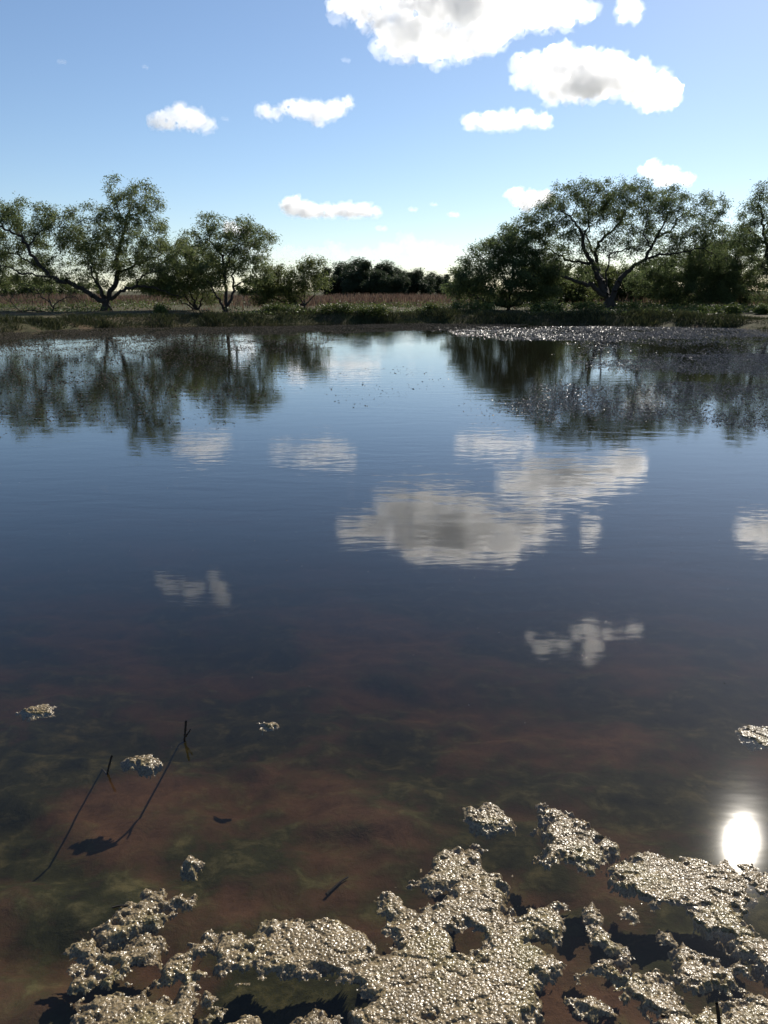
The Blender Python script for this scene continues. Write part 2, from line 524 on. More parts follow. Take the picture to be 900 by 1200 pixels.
def build_tree(name, label, cat, base_px, depth, limbs, lobes, seed, leaf_mat, group=None, trunk_r=0.25, n_attr=700,
               n_leaf=26000, leaf_len=0.18, leaf_w=0.042, droop=0.7, step=0.28, kill=0.36, spread=0.36, leaf_on=1.0, tint=0.5):
    """limbs: pixel polylines (first starts at the base) with depth offset at their tip; lobes: crown pieces (cx, cy, rx, ry) in pixels"""
    n_leaf = int(n_leaf * 1.12)
    r = np.random.default_rng(seed)
    mpp = m_per_px(depth)
    b = at_depth(base_px[0], base_px[1], depth)
    b[2] = float(gz(b[0], b[1])[0][0]) - 0.05
    root = empty(name, b)
    tag(root, label, cat, group)
    nodes, parents = [np.zeros(3)], [-1]
    spec = [trunk_r]

    def add_limb(pts, dy_tip, rad):
        W = [at_depth(x, y, depth) - b for x, y in pts]
        # start at nearest existing node
        i0 = int(np.argmin([np.linalg.norm((p - W[0])[[0, 2]]) for p in nodes]))
        y0 = nodes[i0][1]
        L = np.cumsum([0] + [np.linalg.norm(W[k + 1] - W[k]) for k in range(len(W) - 1)])
        for k in range(len(W)):
            W[k][1] = y0 + dy_tip * (L[k] / max(L[-1], 1e-6)) ** 0.9
        cur = i0
        start = nodes[i0].copy()
        path = [start] + (W if np.linalg.norm(W[0] - start) > 0.12 else W[1:])
        tot = sum(np.linalg.norm(path[k + 1] - path[k]) for k in range(len(path) - 1))
        done = 0
        for k in range(len(path) - 1):
            seg = path[k + 1] - path[k]
            sl = np.linalg.norm(seg)
            m = max(1, int(round(sl / 0.22)))
            for j in range(1, m + 1):
                p = path[k] + seg * j / m + r.normal(0, 0.045, 3)
                f = (done + sl * j / m) / tot
                nodes.append(p); parents.append(cur); spec.append(rad * 0.85 * (1 - 0.78 * f))
                cur = len(nodes) - 1
            done += sl

    for pts, dy, rad in limbs: add_limb(pts, dy, rad)
    # crown attraction points
    vol = np.array([l[2] * l[3] * (l[2] + l[3]) for l in lobes], float)
    cnt = np.maximum(8, (n_attr * vol ** 0.75 / (vol ** 0.75).sum()).astype(int))
    A = []
    for (cx, cy_, rx, ry, *rest), c in zip(lobes, cnt):
        dyo = rest[0] if rest else r.uniform(-0.5, 0.5) * (rx + ry) * mpp * 0.6
        q = r.normal(size=(c, 3)); q /= np.linalg.norm(q, axis=1, keepdims=True)
        q *= (r.uniform(0.05, 1, c) ** 0.42)[:, None]
        cen = at_depth(cx, cy_, depth) - b
        A.append(cen + np.array([0, dyo, 0]) + q * np.array([rx * 1.18, 0.5 * (rx + ry) * 1.15, ry * 1.18]) * mpp)
    A = np.concatenate(A)
    A = A[A[:, 2] > 0.25]
    N, Pp = grow(nodes, parents, A, step, kill, 46, r, 0.05)
    n = len(N)
    child = [[] for _ in range(n)]
    for i in range(1, n): child[Pp[i]].append(i)
    rad = np.zeros(n)
    for i in range(n - 1, -1, -1):
        if not child[i]: rad[i] = 0.009
        else: rad[i] = sum(rad[c] ** 2.15 for c in child[i]) ** (1 / 2.15)
    rad = rad * min(1.0, trunk_r / max(rad[0], 1e-6)) if rad[0] > trunk_r else rad
    rad = np.maximum(rad, 0.007)
    for i in range(len(spec)): rad[i] = max(rad[i] * 0.8, spec[i])
    i = np.arange(1, n)
    r0 = np.minimum(rad[Pp[i]], rad[i] * 1.5)
    V, Fq = tubes(N[Pp[i]], N[i], r0, rad[i], 6)
    # root flare
    fl_a = r.uniform(0, 2 * math.pi, 6)
    P0 = np.stack([np.cos(fl_a) * trunk_r * 1.25, np.sin(fl_a) * trunk_r * 1.25, np.full(6, -0.12)], -1)
    V2, F2 = tubes(P0, np.tile(np.array([[0, 0, trunk_r * 1.1]]), (6, 1)), np.full(6, trunk_r * 0.28), np.full(6, trunk_r * 0.7), 6)
    link('trunk', mesh_arrays('trunk', np.concatenate([V, V2]), np.concatenate([Fq, F2 + len(V)]), M_BARK, True), root)
    # leaves on thin twigs
    tips = np.array([k for k in range(len(spec), n) if rad[k] < 0.022])
    if n_leaf and len(tips):
        w = r.uniform(0.15, 1.0, len(tips)) ** 1.5
        pick = r.choice(tips, n_leaf, p=w / w.sum())
        C = N[pick] + r.normal(0, spread * 0.5, (n_leaf, 3)) * np.array([1, 1, 0.8])
        clump = r.uniform(-0.22, 0.22, n)[pick]
        keep = C[:, 2] > 0.05
        C, clump = C[keep], clump[keep]
        V, Fq, t = leaf_quads(C, leaf_len, leaf_w, droop, r, tint)
        t = np.clip(t + np.repeat(clump, 4), 0, 1)
        link('crown', mesh_arrays('crown', V, Fq, leaf_mat, False, {'tint': t}), root)
    return root


def shrub(name, label, cat, px, py_base, depth, lobes, seed, mat, group=None, **kw):
    """several stems from one foot into the crown lobes"""
    r = np.random.default_rng(seed + 900)
    limbs = []
    for (cx, cy_, rx, ry, *_) in lobes:
        mid = ((px + cx) / 2 + r.uniform(-6, 6), (py_base + cy_) / 2 + 3)
        limbs.append(([(px, py_base - 2), mid, (cx, cy_)], r.uniform(-0.8, 0.8), kw.get('trunk_r', 0.10) * 0.6))
    kw.setdefault('trunk_r', 0.10)
    return build_tree(name, label, cat, (px, py_base), depth, limbs, lobes, seed, mat, group, **kw)


# left spreading mesquite
build_tree('mesquite_tree', 'spreading tree with long low limb leaning out and a tall airy top', 'tree', (125, 366), 48.5,
    [([(125, 366), (125, 352)], 0, 0.30),
     ([(122, 354), (110, 346), (95, 336), (68, 326), (56, 312), (47, 297), (38, 279), (15, 268), (-8, 262)], -2.0, 0.20),
     ([(58, 314), (42, 309), (25, 299), (5, 292)], 1.0, 0.07),
     ([(64, 322), (40, 322), (18, 312), (-10, 312)], -1.2, 0.07),
     ([(44, 290), (50, 276), (62, 268)], 0.8, 0.06),
     ([(122, 351), (112, 331), (104, 312), (92, 292), (84, 278)], 1.8, 0.13),
     ([(126, 352), (118, 332), (112, 305)], -1.6, 0.10),
     ([(128, 350), (136, 325), (136, 300), (142, 276), (147, 256), (151, 240)], 0.3, 0.19),
     ([(145, 262), (138, 245), (134, 232)], -0.5, 0.05),
     ([(148, 250), (165, 246), (178, 250)], 0.6, 0.05),
     ([(130, 351), (148, 337), (172, 336), (195, 340), (216, 347)], -1.0, 0.13),
     ([(137, 322), (156, 310), (185, 296), (205, 290)], 1.4, 0.10),
     ([(158, 335), (175, 322), (200, 318)], -2.0, 0.07)],
    [(20, 250, 30, 18), (0, 275, 30, 25), (55, 258, 22, 16), (85, 262, 22, 15), (62, 280, 30, 14), (20, 300, 34, 22), (110, 275, 22, 22),
     (152, 228, 30, 15), (128, 245, 18, 12), (176, 244, 20, 12), (130, 290, 28, 26), (165, 275, 30, 22), (190, 290, 28, 24),
     (165, 312, 34, 20), (205, 312, 24, 26), (95, 306, 26, 16), (225, 322, 20, 20), (45, 318, 22, 14), (125, 318, 24, 14), (190, 335, 24, 10), (85, 285, 22, 16), (40, 275, 20, 14), (0, 318, 22, 18)],
    101, M_LEAF_A, trunk_r=0.32, n_attr=1500, n_leaf=62000)
# leafless brush by the left edge
build_tree('bare_shrub', 'low brittle shrub of bare crooked dark twigs at the water', 'shrub', (62, 372), 46.0,
    [([(62, 372), (60, 360)], 0, 0.06), ([(60, 362), (54, 350), (58, 338), (52, 325)], 0.4, 0.05), ([(62, 362), (72, 352), (84, 346)], -0.5, 0.04),
     ([(58, 366), (40, 364), (20, 366), (0, 364)], -0.6, 0.05), ([(56, 356), (40, 345), (24, 338)], 0.7, 0.035), ([(30, 366), (14, 352), (2, 340)], -0.5, 0.03)],
    [(50, 335, 22, 14), (85, 350, 20, 9), (20, 345, 22, 14), (10, 362, 18, 6)],
    102, M_LEAF_A, trunk_r=0.07, n_attr=170, n_leaf=900, step=0.22, kill=0.3, leaf_len=0.12, leaf_w=0.03)
# second tree, twin stems
build_tree('mesquite_tree', 'smaller rounded tree with forked dark trunk and tall sprig on one side', 'tree', (265, 367), 48.5,
    [([(265, 367), (266, 358)], 0, 0.20), ([(262, 360), (254, 344), (248, 330)], -1.0, 0.10), ([(266, 358), (264, 335), (263, 318), (260, 300), (246, 282), (242, 264)], 0.2, 0.14),
     ([(268, 358), (272, 340), (270, 322), (280, 308), (298, 298)], 0.9, 0.11), ([(263, 312), (272, 296), (282, 284)], -0.8, 0.07), ([(272, 334), (290, 328), (306, 330)], -0.6, 0.06)],
    [(250, 264, 16, 13), (243, 280, 12, 10), (275, 276, 24, 16), (298, 286, 20, 18), (285, 302, 26, 16), (256, 300, 20, 16), (248, 322, 18, 16), (300, 318, 18, 14)],
    103, M_LEAF_A, trunk_r=0.20, n_attr=520, n_leaf=17000)
shrub('drooping_tree', 'low drooping yellow-green tree filling between the two left trees', 'tree', 232, 366, 50.5,
      [(222, 300, 24, 22), (212, 325, 26, 20), (240, 318, 20, 24), (232, 340, 26, 14), (198, 338, 18, 12)], 104, M_LEAF_C, trunk_r=0.12, n_attr=420, n_leaf=16000)
shrub('leaning_tree', 'small tree with loose crown reaching over the reddish field edge', 'tree', 357, 362, 51.0,
      [(363, 312, 17, 10), (345, 326, 22, 14), (370, 328, 14, 10), (322, 330, 18, 16), (335, 345, 22, 10), (312, 345, 16, 10)], 105, M_LEAF_C, trunk_r=0.10, n_attr=420, n_leaf=14000)

# right spreading mesquite
build_tree('mesquite_tree', 'broad dome-crowned tree with dark trunk splitting low into crooked limbs', 'tree', (714, 363), 53.0,
    [([(714, 363), (712, 346)], 0, 0.42), ([(708, 347), (690, 334), (666, 328), (640, 320), (620, 312)], -1.5, 0.20),
     ([(709, 345), (700, 325), (692, 308), (683, 294), (680, 274), (671, 261), (660, 250)], -0.6, 0.25),
     ([(681, 278), (690, 262), (694, 248)], 1.0, 0.08),
     ([(711, 344), (702, 320), (699, 300), (703, 284), (716, 273), (728, 262), (738, 248)], 1.0, 0.21),
     ([(700, 296), (694, 278), (700, 258), (712, 244)], 1.8, 0.08),
     ([(712, 340), (708, 316), (711, 298), (724, 293), (742, 296)], -1.8, 0.09),
     ([(716, 350), (724, 332), (738, 316), (757, 303), (766, 287), (775, 270), (783, 255)], 0.3, 0.23),
     ([(757, 303), (776, 298), (800, 296), (820, 289)], -1.2, 0.11),
     ([(770, 280), (792, 270), (806, 252), (818, 244)], 1.5, 0.10),
     ([(690, 309), (664, 304), (645, 290), (634, 272)], 1.5, 0.12),
     ([(764, 290), (750, 275), (752, 258)], -1.5, 0.07)],
    [(668, 232, 24, 16), (700, 226, 24, 14), (735, 230, 28, 17), (765, 238, 20, 16), (792, 238, 22, 16), (822, 250, 22, 20), (640, 252, 24, 16),
     (628, 280, 26, 20), (655, 275, 18, 16), (835, 275, 14, 18), (805, 275, 24, 14), (715, 248, 34, 14), (770, 262, 22, 12), (600, 280, 20, 14),
     (660, 308, 22, 12), (812, 298, 22, 12), (690, 252, 16, 12), (735, 282, 26, 14), (690, 285, 20, 14), (775, 290, 20, 10), (650, 292, 20, 14), (748, 262, 20, 12), (840, 295, 14, 14), (640, 318, 24, 12), (690, 318, 16, 10), (830, 312, 20, 12), (770, 312, 18, 10), (612, 262, 14, 12)],
    106, M_LEAF_B, trunk_r=0.44, n_attr=1700, n_leaf=62000, tint=0.5)
shrub('bushy_tree', 'dense dark bushy tree with foliage down to the bank beside domed tree', 'tree', 596, 362, 52.0,
      [(575, 300, 26, 18), (600, 292, 24, 20), (555, 325, 24, 20), (590, 325, 34, 24), (540, 338, 16, 14), (628, 318, 26, 22), (620, 342, 30, 16), (570, 348, 26, 10)], 107, M_LEAF_B,
      trunk_r=0.15, n_attr=1000, n_leaf=46000, tint=0.5)
shrub('bushy_tree', 'dark thicket tree tucked under the outer limbs of domed tree', 'tree', 790, 362, 55.0,
      [(790, 315, 30, 16), (815, 310, 30, 20), (770, 330, 28, 18), (800, 340, 36, 18), (838, 335, 24, 22)], 108, M_LEAF_B, trunk_r=0.14, n_attr=700, n_leaf=34000, tint=0.45)
shrub('bushy_tree', 'lighter green bushy tree between thicket and tall slender tree', 'tree', 858, 362, 57.0,
      [(850, 292, 22, 18), (868, 282, 18, 18), (838, 305, 20, 16), (845, 325, 26, 20), (875, 318, 24, 24), (862, 342, 30, 16)], 109, M_LEAF_C, trunk_r=0.14, n_attr=700, n_leaf=30000, tint=0.35)
build_tree('tall_tree', 'tall slender tree with high airy crown right of the thicket', 'tree', (908, 364), 53.0,
    [([(908, 364), (906, 335), (900, 300), (896, 270), (893, 245), (890, 228)], 0.2, 0.20), ([(902, 310), (915, 290), (925, 268)], -0.8, 0.10), ([(898, 285), (885, 270), (876, 258)], 0.8, 0.07),
     ([(905, 325), (890, 312), (880, 300)], -1.0, 0.07), ([(904, 320), (925, 310), (945, 300)], 1.0, 0.08)],
    [(890, 232, 16, 16), (880, 254, 16, 14), (905, 245, 20, 20), (925, 262, 22, 24), (872, 280, 18, 18), (885, 285, 18, 18), (910, 295, 26, 24), (940, 300, 22, 24), (905, 330, 26, 22)],
    110, M_LEAF_B, trunk_r=0.22, n_attr=700, n_leaf=26000, tint=0.5)
for k, (x, yb, D, lob, lab) in enumerate([
        (668, 361, 60, [(655, 338, 22, 14), (680, 342, 18, 14), (668, 350, 26, 9)], 'pale green bush behind low limb of domed tree'),
        (735, 361, 62, [(735, 335, 22, 18), (750, 345, 22, 12), (725, 350, 18, 8)], 'rounded green bush behind fork of domed tree'),
        (700, 361, 64, [(695, 325, 28, 18), (715, 335, 22, 16), (690, 345, 22, 12)], 'tall dark bush filling gap behind trunk of domed tree'),
        (770, 361, 64, [(765, 322, 26, 16), (780, 335, 26, 18), (758, 345, 20, 12)], 'dense hedge-like bush behind thicket tree'),
        (640, 361, 62, [(635, 325, 24, 16), (650, 340, 24, 16)], 'dark bush between bushy tree and domed tree'),
        (830, 361, 66, [(825, 318, 26, 20), (845, 330, 26, 22), (820, 345, 24, 12)], 'broad bush behind thicket and lighter bushy tree')]):
    shrub('bush', lab, 'bush', x, yb, D, lob, 130 + k, M_LEAF_C, trunk_r=0.08, n_attr=260, n_leaf=11000, tint=0.45, leaf_len=0.22, leaf_w=0.06)
# low scrub seen between and behind the left trees
for k, (x, yb, D, lob, lab) in enumerate([
        (20, 352, 75, [(10, 334, 24, 10), (38, 338, 20, 9)], 'low dull scrub beyond long limb of spreading tree'),
        (300, 352, 80, [(305, 338, 22, 10), (325, 342, 16, 8)], 'low grey-green scrub behind twin-stemmed tree'),
        (188, 352, 85, [(175, 336, 24, 9), (205, 338, 22, 9)], 'low hazy scrub in the field behind drooping tree'),
        (75, 352, 90, [(65, 336, 26, 9), (95, 338, 24, 8)], 'low distant scrub behind trunk of spreading tree')]):
    shrub('scrub', lab, 'bush', x, yb, D, lob, 150 + k, M_LEAF_C, trunk_r=0.07, n_attr=160, n_leaf=7000, tint=0.3, leaf_len=0.26, leaf_w=0.08, step=0.4, kill=0.5)

# leafy clumps standing on the far bank
for k, (x, yb, D, rx, ry) in enumerate([(436, 366, 45.5, 9, 3), (505, 366, 46, 9, 3), (552, 363, 47.5, 14, 7), (640, 365, 46.5, 12, 5), (820, 368, 44.5, 12, 5),
                                        (862, 370, 43.0, 14, 6), (893, 371, 42.5, 13, 7), (330, 365, 46, 12, 6), (392, 364, 46, 10, 5), (190, 369, 45.5, 10, 4), (30, 376, 42, 14, 6), (690, 364, 48, 10, 6), (745, 365, 47.5, 13, 6)]):
    shrub('bank_weed', 'low leafy clump of weeds standing on the far bank', 'weed', x, yb, D, [(x - rx * 0.9, yb - ry * 0.4, rx * 0.8, ry * 0.5), (x, yb - ry * 0.6, rx * 0.7, ry * 0.8), (x + rx, yb - ry * 0.4, rx * 0.9, ry * 0.45)], 170 + k, M_WEED,
          'leafy clumps on the far bank', trunk_r=0.025, n_attr=60, n_leaf=1300, leaf_len=0.16, leaf_w=0.05, droop=-0.3, step=0.15, kill=0.2, spread=0.30)

# far woods across the field
protos = []
for k in range(3):
    r = np.random.default_rng(300 + k)
    lob = []
    for j in range(17):
        a = r.uniform(0, 2 * math.pi); q = r.uniform(0, 1) ** 0.6
        lob.append((np.array([math.cos(a) * 2.6 * q, math.sin(a) * 2.6 * q, r.uniform(1.0, 6.4 - 2.4 * q)]), r.uniform(0.55, 1.35)))
    C = []
    for c, rr in lob:
        q = r.normal(size=(1500, 3)); q /= np.linalg.norm(q, axis=1, keepdims=True)
        C.append(c + np.clip(r.normal(size=(1500, 3)), -2.2, 2.2) * rr * 0.55 * np.array([1, 1, 0.8]))
    C = np.concatenate(C)
    C = C[C[:, 2] > 0.1]
    V, Fq, t = leaf_quads(C, 0.30, 0.13, 0.2, r, 0.5)
    crown = mesh_arrays('crown', V, Fq, M_FAR, False, {'tint': t})
    P0, P1, R0, R1 = [np.zeros(3)], [np.array([0.1, 0, 1.8])], [0.22], [0.17]
    for c, rr in lob:
        P0.append(np.array([0.1, 0, 1.6])); P1.append(c); R0.append(0.11); R1.append(0.03)
    V, Fq = tubes(np.array(P0), np.array(P1), np.array(R0), np.array(R1), 6)
    protos.append((crown, mesh_arrays('trunk', V, Fq, M_BARK, True)))
woods = [(388, 309, 112), (402, 305, 118), (418, 302, 113), (434, 300, 110), (450, 304, 114), (466, 312, 118), (480, 315, 112), (494, 313, 111), (508, 318, 116),
         (522, 318, 126), (540, 320, 128), (556, 322, 124), (410, 316, 108), (444, 314, 107), (470, 320, 107)]
for k, (x, ytop, D) in enumerate(woods):
    p = at_depth(x, 345, D)
    z0 = float(gz(p[0], p[1])[0][0])
    h = at_depth(x, ytop, D)[2] - z0
    root = empty('woodland_tree', (p[0], p[1], z0 - 0.05))
    root.rotation_euler.z = random.uniform(0, 6.28)
    s = h / 6.3
    root.scale = (s * random.uniform(0.85, 1.1), s * random.uniform(0.85, 1.1), s)
    tag(root, 'dense dark tree in the far woods across the reddish field', 'tree', 'dark trees of the far woods')
    cr, tk = protos[k % 3]
    link('crown', cr, root); link('trunk', tk, root)


# ------------------------------------------------------------------ ground cover (uncountable)
def blades(P, h, w, lean, r, tint):
    n = len(P)
    az = r.uniform(0, 2 * math.pi, n)
    s = np.stack([np.cos(az), np.sin(az), np.zeros(n)], -1)
    la = r.uniform(0, 2 * math.pi, n)
    t = np.stack([np.cos(la) * lean * h, np.sin(la) * lean * h, h], -1)
    V = np.stack([P - s * w[:, None] / 2, P + s * w[:, None] / 2, P + t * 0.6 * np.array([0.7, 0.7, 1]) + s * w[:, None] * 0.3, P + t], 1).reshape(-1, 3)
    return V, np.arange(4 * n).reshape(-1, 4), np.repeat(tint, 4)


def scatter(n, ylo, yhi, r, half=0.62):
    y = r.uniform(ylo ** 1.2, yhi ** 1.2, n) ** (1 / 1.2)
    x = r.uniform(-half, half, n) * y
    return x, y


r = np.random.default_rng(41)
# fringe along the water
x = r.uniform(-34, 34, 120000)
fx = np.array([p[0] for p in far_w]); fy = np.array([p[1] for p in far_w])
y = np.interp(x, fx, fy) + r.uniform(-0.5, 3.2, len(x)) ** 1.0
z, sd = gz(x, y)
den = 0.8 + 0.6 * fbm(x * 0.5, y * 0.9, 61, 3)
k = (sd < 0.05) & (sd > -2.6) & (r.uniform(0, 1, len(x)) < den)
x, y, z, sd = x[k], y[k], z[k], sd[k]
h = 0.06 + 0.30 * r.uniform(0, 1, len(x)) ** 1.5 * (0.25 + 1.5 * vnoise(x * 0.9, y * 0.9, 8) ** 2)
V, Fq, t = blades(np.stack([x, y, z - 0.02], -1), h, r.uniform(0.015, 0.04, len(x)), 0.55, r, np.clip(r.normal(0.35, 0.25, len(x)), 0, 1))
tag(link('bank_grass', mesh_arrays('bank_grass', V, Fq, M_GRASS, False, {'tint': t})), 'dark grass fringe hanging over the far bank', 'grass', kind='stuff')
# leafy green weeds
x, y = scatter(90000, 42, 75, r)
z, sd = gz(x, y)
den = smooth01((fbm(x * 0.16, y * 0.16, 71, 4) + 0.12) * 3) * (1 - 0.85 * smooth01((y - 56) / 10))
k = (sd < -0.9) & (r.uniform(0, 1, len(x)) < den)
x, y, z = x[k], y[k], z[k]
C = np.stack([x, y, z + r.uniform(0, 0.32, len(x)) * (0.35 + 0.9 * vnoise(x * 0.9, y * 0.9, 4))], -1)
V, Fq, t = leaf_quads(C, 0.13, 0.07, -0.3, r, 0.5)
tag(link('green_weeds', mesh_arrays('green_weeds', V, Fq, M_WEED, False, {'tint': t})), 'patches of leafy green weeds on the far bank', 'weeds', kind='stuff')
# reddish dry weeds of the field
x, y = scatter(170000, 46, 108, r)
z, sd = gz(x, y)
den = (0.35 + 0.8 * fbm(x * 0.12, y * 0.12, 81, 4)) * (0.15 + 0.85 * smooth01((y - 54) / 8)) + 0.3 * smooth01((y - 56) / 8)
k = (sd < -4.0) & (r.uniform(0, 1, len(x)) < den)
x, y, z = x[k], y[k], z[k]
h = (0.15 + 0.60 * r.uniform(0, 1, len(x))) * (0.4 + 0.4 * smooth01((y - 50) / 14)) * (0.45 + 1.1 * vnoise(x * 0.22, y * 0.22, 83))
V, Fq, t = blades(np.stack([x, y, z - 0.02], -1), h, r.uniform(0.03, 0.09, len(x)), 0.3, r, np.clip(r.normal(0.45, 0.28, len(x)), 0, 1))
tag(link('dry_weeds', mesh_arrays('dry_weeds', V, Fq, M_DRY, False, {'tint': t})), 'tall reddish brown dry weeds covering the field', 'weeds', kind='stuff')

# ------------------------------------------------------------------ floating pondweed rafts (uncountable bits)
def bits_mat(name, rough, spec, stops):
    m, nt, out = new_mat(name)
    at = nt.nodes.new('ShaderNodeAttribute'); at.attribute_name = 'tint'
    rr_ = ramp(nt, stops)
    pp = setin(nt.nodes.new('ShaderNodeBsdfPrincipled'), Roughness=rough)
    pp.inputs['Specular IOR Level'].default_value = spec
    nt.links.new(at.outputs['Fac'], rr_.inputs[0]); nt.links.new(rr_.outputs[0], pp.inputs['Base Color'])
    tl = nt.nodes.new('ShaderNodeBsdfTranslucent'); ms = nt.nodes.new('ShaderNodeMixShader'); ms.inputs[0].default_value = 0.4
    nt.links.new(rr_.outputs[0], tl.inputs['Color']); nt.links.new(pp.outputs[0], ms.inputs[1]); nt.links.new(tl.outputs[0], ms.inputs[2])
    nt.links.new(ms.outputs[0], out.inputs['Surface'])
    return m


M_BITS = bits_mat('dull_pondweed', 0.85, 0.1, [(0, (0.05, 0.042, 0.028)), (0.6, (0.12, 0.098, 0.066)), (1, (0.23, 0.19, 0.14))])
M_WETBITS = bits_mat('wet_pondweed', 0.26, 0.85, [(0, (0.10, 0.080, 0.055)), (0.6, (0.22, 0.178, 0.128)), (1, (0.36, 0.30, 0.23))])


def bits(name, label, regions, n, seed, size=0.05, mat=None, steep=(0.1, 0.5)):
    """regions: polygons in pixels on the water with a density"""
    r = np.random.default_rng(seed)
    PX, PY = [], []
    polys = [(np.array([on_plane(a, b)[:2] for a, b in poly]), d) for poly, d in regions]
    allp = np.concatenate([p for p, _ in polys])
    lo, hi = allp.min(0), allp.max(0)
    x = r.uniform(lo[0], hi[0], n); y = r.uniform(lo[1], hi[1], n)
    prob = np.zeros(n)
    for p, d in polys:
        s = poly_sd(x, y, p)
        s = s + 1.1 * fbm(x * 0.9, y * 0.45, seed, 4) * np.clip(y / 18, 0.35, 1.5)
        prob = np.maximum(prob, d * smooth01(s / 1.0 + 0.3))
    prob *= np.clip(0.55 + 1.2 * fbm(x * 0.7, y * 0.5, seed + 3, 5, 0.65), 0.03, 1)
    k = r.uniform(0, 1, n) < prob
    x, y = x[k], y[k]
    z, sd = gz(x, y)
    k = sd > 0.05
    x, y = x[k], y[k]
    m = len(x)
    a = r.uniform(0, 2 * math.pi, m)
    L = size * r.uniform(0.4, 1.3, m) * (0.6 + 0.03 * y)
    Wd = L * r.uniform(0.25, 0.7, m)
    u = np.stack([np.cos(a), np.sin(a), np.zeros(m)], -1); v = np.stack([-np.sin(a), np.cos(a), np.zeros(m)], -1)
    c = np.stack([x, y, np.full(m, 0.001)], -1)
    top = c + np.stack([np.zeros(m), np.zeros(m), 0.001 + Wd * r.uniform(steep[0], steep[1], m)], -1)
    zz = np.array([0, 0, -0.004])
    V = np.stack([c - u * L[:, None] / 2 + zz, c - v * Wd[:, None] / 2 + zz, c + u * L[:, None] / 2 + zz, c + v * Wd[:, None] / 2 + zz, top], 1).reshape(-1, 3)
    b = (np.arange(m) * 5)[:, None]
    Ft = np.concatenate([b + np.array([[0, 1, 4]]), b + np.array([[1, 2, 4]]), b + np.array([[2, 3, 4]]), b + np.array([[3, 0, 4]])])
    t = np.repeat(np.clip(r.normal(0.4, 0.3, m), 0, 1), 5)
    return tag(link(name, mesh_arrays(name, V, Ft, mat or M_BITS, False, {'tint': t})), label, 'pondweed', kind='stuff')


bits('floating_pondweed', 'dull brown floating weed scattered over the tree reflections below the left trees',
     [([(-40, 388), (120, 385), (300, 382), (390, 384), (385, 400), (330, 430), (300, 470), (240, 500), (170, 505), (90, 500), (30, 515), (-40, 530)], 0.5),
      ([(-40, 386), (150, 384), (330, 382), (480, 379), (620, 380), (600, 387), (480, 388), (300, 393), (150, 402), (-40, 412)], 1.0),
      ([(300, 440), (520, 430), (560, 470), (380, 480)], 0.05)], 480000, 51, 0.040)
bits('floating_pondweed', 'glittering pale floating weed rafts in front of the domed tree',
     [([(520, 384), (700, 382), (950, 386), (950, 402), (800, 398), (620, 400), (540, 394)], 0.30),
      ([(650, 424), (760, 418), (950, 412), (950, 440), (820, 440), (700, 432)], 0.8),
      ([(590, 462), (660, 450), (720, 446), (800, 448), (830, 446), (950, 450), (950, 515), (850, 500), (760, 498), (700, 510), (640, 500), (600, 478)], 1.0),
      ([(640, 398), (950, 398), (950, 450), (720, 450)], 0.16),
      ([(530, 440), (600, 440), (640, 520), (540, 500)], 0.05)], 820000, 52, 0.042, M_WETBITS, (0.10, 0.36))

bits('floating_specks', 'tiny wet specks drifting on the open water near the mats',
     [([(0, 560), (900, 540), (925, 800), (925, 1000), (600, 940), (300, 900), (0, 860)], 0.10), ([(700, 620), (925, 600), (925, 1010), (640, 940), (660, 800)], 0.30),
      ([(600, 930), (925, 990), (925, 1240), (600, 1240)], 0.6), ([(60, 1040), (620, 980), (640, 1240), (60, 1240)], 0.4)], 9000, 53, 0.012, M_WETBITS, (0.10, 0.40))

# ------------------------------------------------------------------ algae mats on the near water
M_ALGAE, nt, out = new_mat('scummy_algae')
tc = nt.nodes.new('ShaderNodeTexCoord')
a1 = setin(nt.nodes.new('ShaderNodeTexNoise'), Scale=5.0, Detail=5.0, Roughness=0.6)
a2 = setin(nt.nodes.new('ShaderNodeTexNoise'), Scale=150.0, Detail=3.0, Roughness=0.6)
a3 = setin(nt.nodes.new('ShaderNodeTexVoronoi'), Scale=110.0)
for n in (a1, a2, a3): nt.links.new(tc.outputs['Object'], n.inputs['Vector'])
ar = ramp(nt, [(0.3, (0.17, 0.124, 0.058)), (0.5, (0.30, 0.225, 0.122)), (0.68, (0.24, 0.192, 0.074))])
ad = ramp(nt, [(0.36, (0.35, 0.34, 0.30)), (0.62, (1.15, 1.15, 1.15))])
am = nt.nodes.new('ShaderNodeMix'); am.data_type = 'RGBA'; am.blend_type = 'MULTIPLY'; am.inputs['Factor'].default_value = 1
nt.links.new(a1.outputs['Fac'], ar.inputs[0]); nt.links.new(a2.outputs['Fac'], ad.inputs[0])
nt.links.new(ar.outputs[0], am.inputs['A']); nt.links.new(ad.outputs[0], am.inputs['B'])
ap = setin(nt.nodes.new('ShaderNodeBsdfPrincipled'), Roughness=0.28)
ap.inputs['Specular IOR Level'].default_value = 0.5
ab = setin(nt.nodes.new('ShaderNodeBump'), Strength=0.95, Distance=0.0045)
a4 = setin(nt.nodes.new('ShaderNodeTexNoise'), Scale=70.0, Detail=2.0, Roughness=0.5, Distortion=0.5)
nt.links.new(tc.outputs['Object'], a4.inputs['Vector'])
a5 = nt.nodes.new('ShaderNodeMath'); a5.operation = 'MULTIPLY_ADD'; a5.inputs[1].default_value = -0.75
nt.links.new(a3.outputs['Distance'], a5.inputs[0]); nt.links.new(a4.outputs['Fac'], a5.inputs[2])
nt.links.new(a5.outputs[0], ab.inputs['Height'])
nt.links.new(ab.outputs[0], ap.inputs['Normal'])
nt.links.new(am.outputs['Result'], ap.inputs['Base Color'])
tl = nt.nodes.new('ShaderNodeBsdfTranslucent'); ms = nt.nodes.new('ShaderNodeMixShader'); ms.inputs[0].default_value = 0.12
